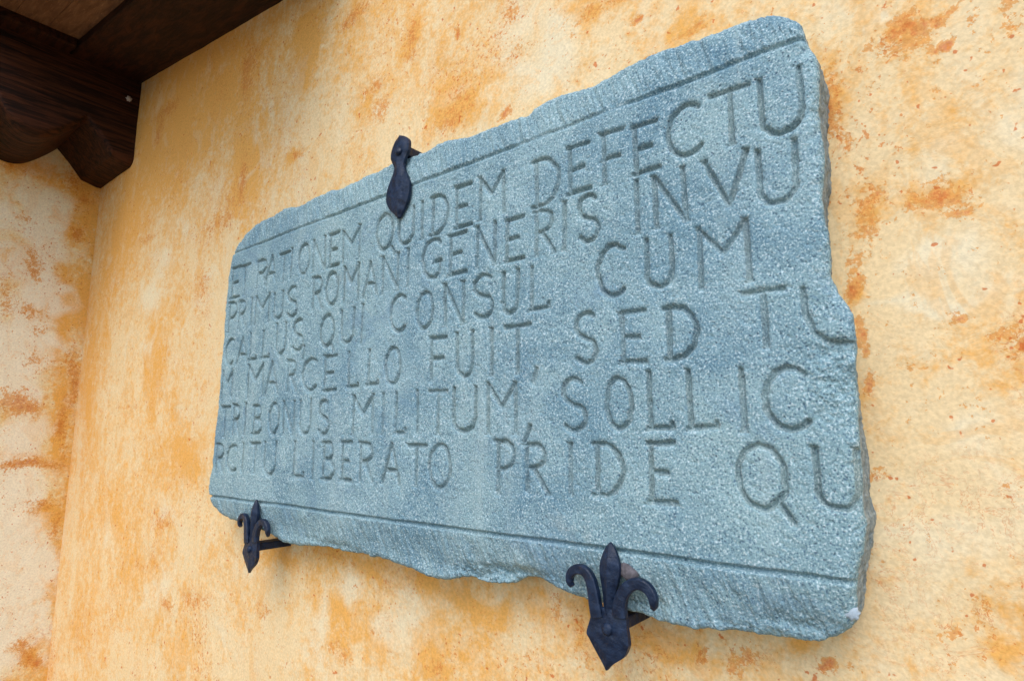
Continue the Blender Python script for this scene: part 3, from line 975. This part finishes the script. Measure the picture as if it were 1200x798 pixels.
def loft(stations, y0, nst=40, cols=11, edge=0.5):
    S = catmull(stations, nst)            # z, x left, x right, thickness
    V, F = [], []
    for z, xl, xr, th in S:
        for k in range(cols):
            u = k / (cols - 1)
            rg = 1 - abs(2 * u - 1) ** 1.15
            V.append((xl + (xr - xl) * u, y0 - th * (edge + (1 - edge) * rg), z))
        for k in range(cols):
            u = k / (cols - 1)
            V.append((xr + (xl - xr) * u, y0, z))
    m = 2 * cols
    for i in range(len(S) - 1):
        for k in range(m):
            a, b = i * m + k, i * m + (k + 1) % m
            F.append((a, b, b + m, a + m))
    F.append(tuple(reversed(range(m))))
    F.append(tuple((len(S) - 1) * m + k for k in range(m)))
    return V, F


def sweep(center, widths, ths, y0, n=36, sides=12):
    C = catmull(center, n)
    W = np.interp(np.linspace(0, 1, n), np.linspace(0, 1, len(widths)), widths)
    T = np.interp(np.linspace(0, 1, n), np.linspace(0, 1, len(ths)), ths)
    tg = np.gradient(C, axis=0)
    V, F = [], []
    for i in range(n):
        tx, tz = tg[i] / (np.hypot(*tg[i]) + 1e-9)
        for k in range(sides):
            a = 2 * math.pi * k / sides
            ca, sa = math.cos(a), math.sin(a)
            ca, sa = math.copysign(abs(ca) ** .5, ca), math.copysign(abs(sa) ** .62, sa)
            V.append((C[i, 0] - tz * W[i] * ca, y0 - T[i] - T[i] * sa, C[i, 1] + tx * W[i] * ca))
    for i in range(n - 1):
        for k in range(sides):
            a, b = i * sides + k, i * sides + (k + 1) % sides
            F.append((a, b, b + sides, a + sides))
    F.append(tuple(reversed(range(sides))))
    F.append(tuple((n - 1) * sides + k for k in range(sides)))
    return V, F


def put(name, VF, parent, mat=M_IRON):
    o = mesh_obj(name, np.array(VF[0]) - np.array(parent.location), VF[1], mat, parent)
    m = o.data
    import bmesh
    bm = bmesh.new()
    bm.from_mesh(m)
    bmesh.ops.recalc_face_normals(bm, faces=bm.faces)
    bm.to_mesh(m)
    bm.free()
    m.set_sharp_from_angle(angle=math.radians(24))
    return o


def st(rows, y, ths):
    out = []
    for (py, xl, xr), th in zip(rows, ths):
        a, b = on_y(xl, py, y), on_y(xr, py, y)
        out.append(((a[2] + b[2]) / 2, a[0], b[0], th))
    return out


G_LIS = 'forged clamps under the tablet'
YP = YC - 0.006
fp = on_y(712, 738, YP)
lis = empty('iron_clamp', (fp[0], YC, fp[2]), 'black iron fleur-de-lis clamp under the tablet, the one with a pinkish wedge', 'clamp', G_LIS)
spear = st([(635.5, 713, 714.5), (641, 709.5, 718.5), (650, 706, 723), (664, 703, 726), (676, 703.6, 725), (690, 705.5, 722), (705, 707, 719), (722, 707, 718)], YP,
           [.004, .007, .010, .012, .012, .011, .010, .009])
put('spear', loft(spear, YC - 0.001, 44), lis)
plate = st([(713, 697, 731), (720, 694, 734.5), (730, 692.5, 735.5), (745, 689, 737.5), (752, 692, 737.5), (765, 699, 732), (777, 706, 718), (785, 709.5, 711.5)], YP,
           [.006, .008, .009, .010, .010, .009, .007, .005])
put('plate', loft(plate, YC - 0.002, 40, 13, .75), lis)


def pxc(L, y=YP):
    return [(on_y(a, b, y)[0], on_y(a, b, y)[2]) for a, b in L]


put('curl', sweep(pxc([(701, 722), (698.5, 709), (696, 692), (692, 677), (684.6, 668), (675.7, 666.5), (669, 672), (667.5, 681), (670, 687)]),
                  [.0095, .0088, .0080, .0072, .0068, .0066, .0060, .0050, .0035], [.006, .006, .006, .006, .0055, .0055, .005, .0045, .003], YC - 0.001), lis)
put('curl', sweep(pxc([(727, 722), (727, 710), (730, 697), (738, 686.5), (749, 683.5), (759, 689), (765, 699), (766, 709), (764, 714)]),
                  [.0100, .0092, .0084, .0078, .0074, .0070, .0062, .0050, .0032], [.006, .006, .006, .006, .0055, .0055, .005, .0045, .003], YC - 0.001), lis)
rv = on_y(710, 738, YP - 0.008)
dome('rivet_head', (rv[0], YC - 0.0105, rv[2]), 0.0078, 0.0055, (0, -1, 0), M_IRON, lis, lis.location, .12, 5)
ar = on_y(714, 735, YC)
box('support_arm', ar[0] - .018, ar[0] + .018, YC - 0.004, 0.02, ar[2] - .003, ar[2] + .013, M_IRON, lis, lis.location, .002)
# its twin further along the lower edge
tw = on_y(298.5, 588, YP)
src = on_y(712.5, 640, YP)
lis2 = lis.copy()
scene.collection.objects.link(lis2)
lis2.location = (lis.location[0] + tw[0] - src[0], lis.location[1], lis.location[2] + tw[2] - src[2])
lis2['label'] = 'black iron fleur-de-lis clamp under the rounded tablet corner near the line opening RCITU'
for ch in list(lis.children):
    c = ch.copy()
    scene.collection.objects.link(c)
    c.parent = lis2

up = on_y(467, 175, YP)
leaf = empty('iron_clamp', (up[0], YC, up[2]), 'black iron leaf shaped clamp hooked over the upper edge of the tablet', 'clamp')
ls = st([(159, 466.5, 469), (163, 463, 475), (168, 461, 479), (175, 459, 479.5), (182, 458.5, 478), (188, 460, 475), (195, 462.3, 473), (203, 460.5, 474.5), (212, 456.5, 477.5),
         (222, 453.6, 480), (233, 453.3, 479), (243, 457, 475.5), (250, 462, 471), (255, 465, 468)], YP,
        [.005, .008, .010, .011, .011, .011, .011, .011, .011, .011, .011, .010, .008, .005])
put('leaf_plate', loft(ls, YC - 0.001, 64, 13, .55), leaf)
rv = on_y(465, 177, YP - 0.010)
dome('rivet_head', (rv[0], YC - 0.011, rv[2]), 0.0085, 0.006, (0, -1, 0), M_IRON, leaf, leaf.location, .12, 6)
ar = on_y(471, 178, YC)
box('support_arm', ar[0] - .016, ar[0] + .016, YC - 0.003, 0.02, ar[2] - .011, ar[2] + .008, M_IRON, leaf, leaf.location, .002)

# small chip jammed beside the spear of the near clamp
wd = on_y(735, 671, YC)
V, F = [], []
rnd = random.Random(11)
NA, NRG = 16, 9
for i in range(NRG):
    ph = -math.pi / 2 + math.pi * i / (NRG - 1)
    for k in range(NA):
        a = 2 * math.pi * k / NA
        x, z = math.cos(ph) * math.cos(a), math.sin(ph)
        y = math.cos(ph) * math.sin(a)
        e = lambda q: math.copysign(abs(q) ** .6, q)
        x, y, z = .0135 * e(x), .006 * e(y), .0088 * e(z)
        x, z = x * math.cos(.5) + z * math.sin(.5), -x * math.sin(.5) + z * math.cos(.5)
        V.append((x * (1 + .08 * rnd.uniform(-1, 1) * math.cos(ph)), y, z))
for i in range(NRG - 1):
    for k in range(NA):
        a, b = i * NA + k, i * NA + (k + 1) % NA
        F.append((a, b, b + NA, a + NA))
wo_ = mesh_obj('wedge', V, F, mat_plain('pink_chip', (0.12, 0.105, 0.11), 160, .85, .3, .002),
               label='small pinkish grey wedge jammed between fleur-de-lis clamp and stone', category='wedge')
wo_.location = (wd[0], tablet_y(wd[0], wd[2]) - 0.004, wd[2])
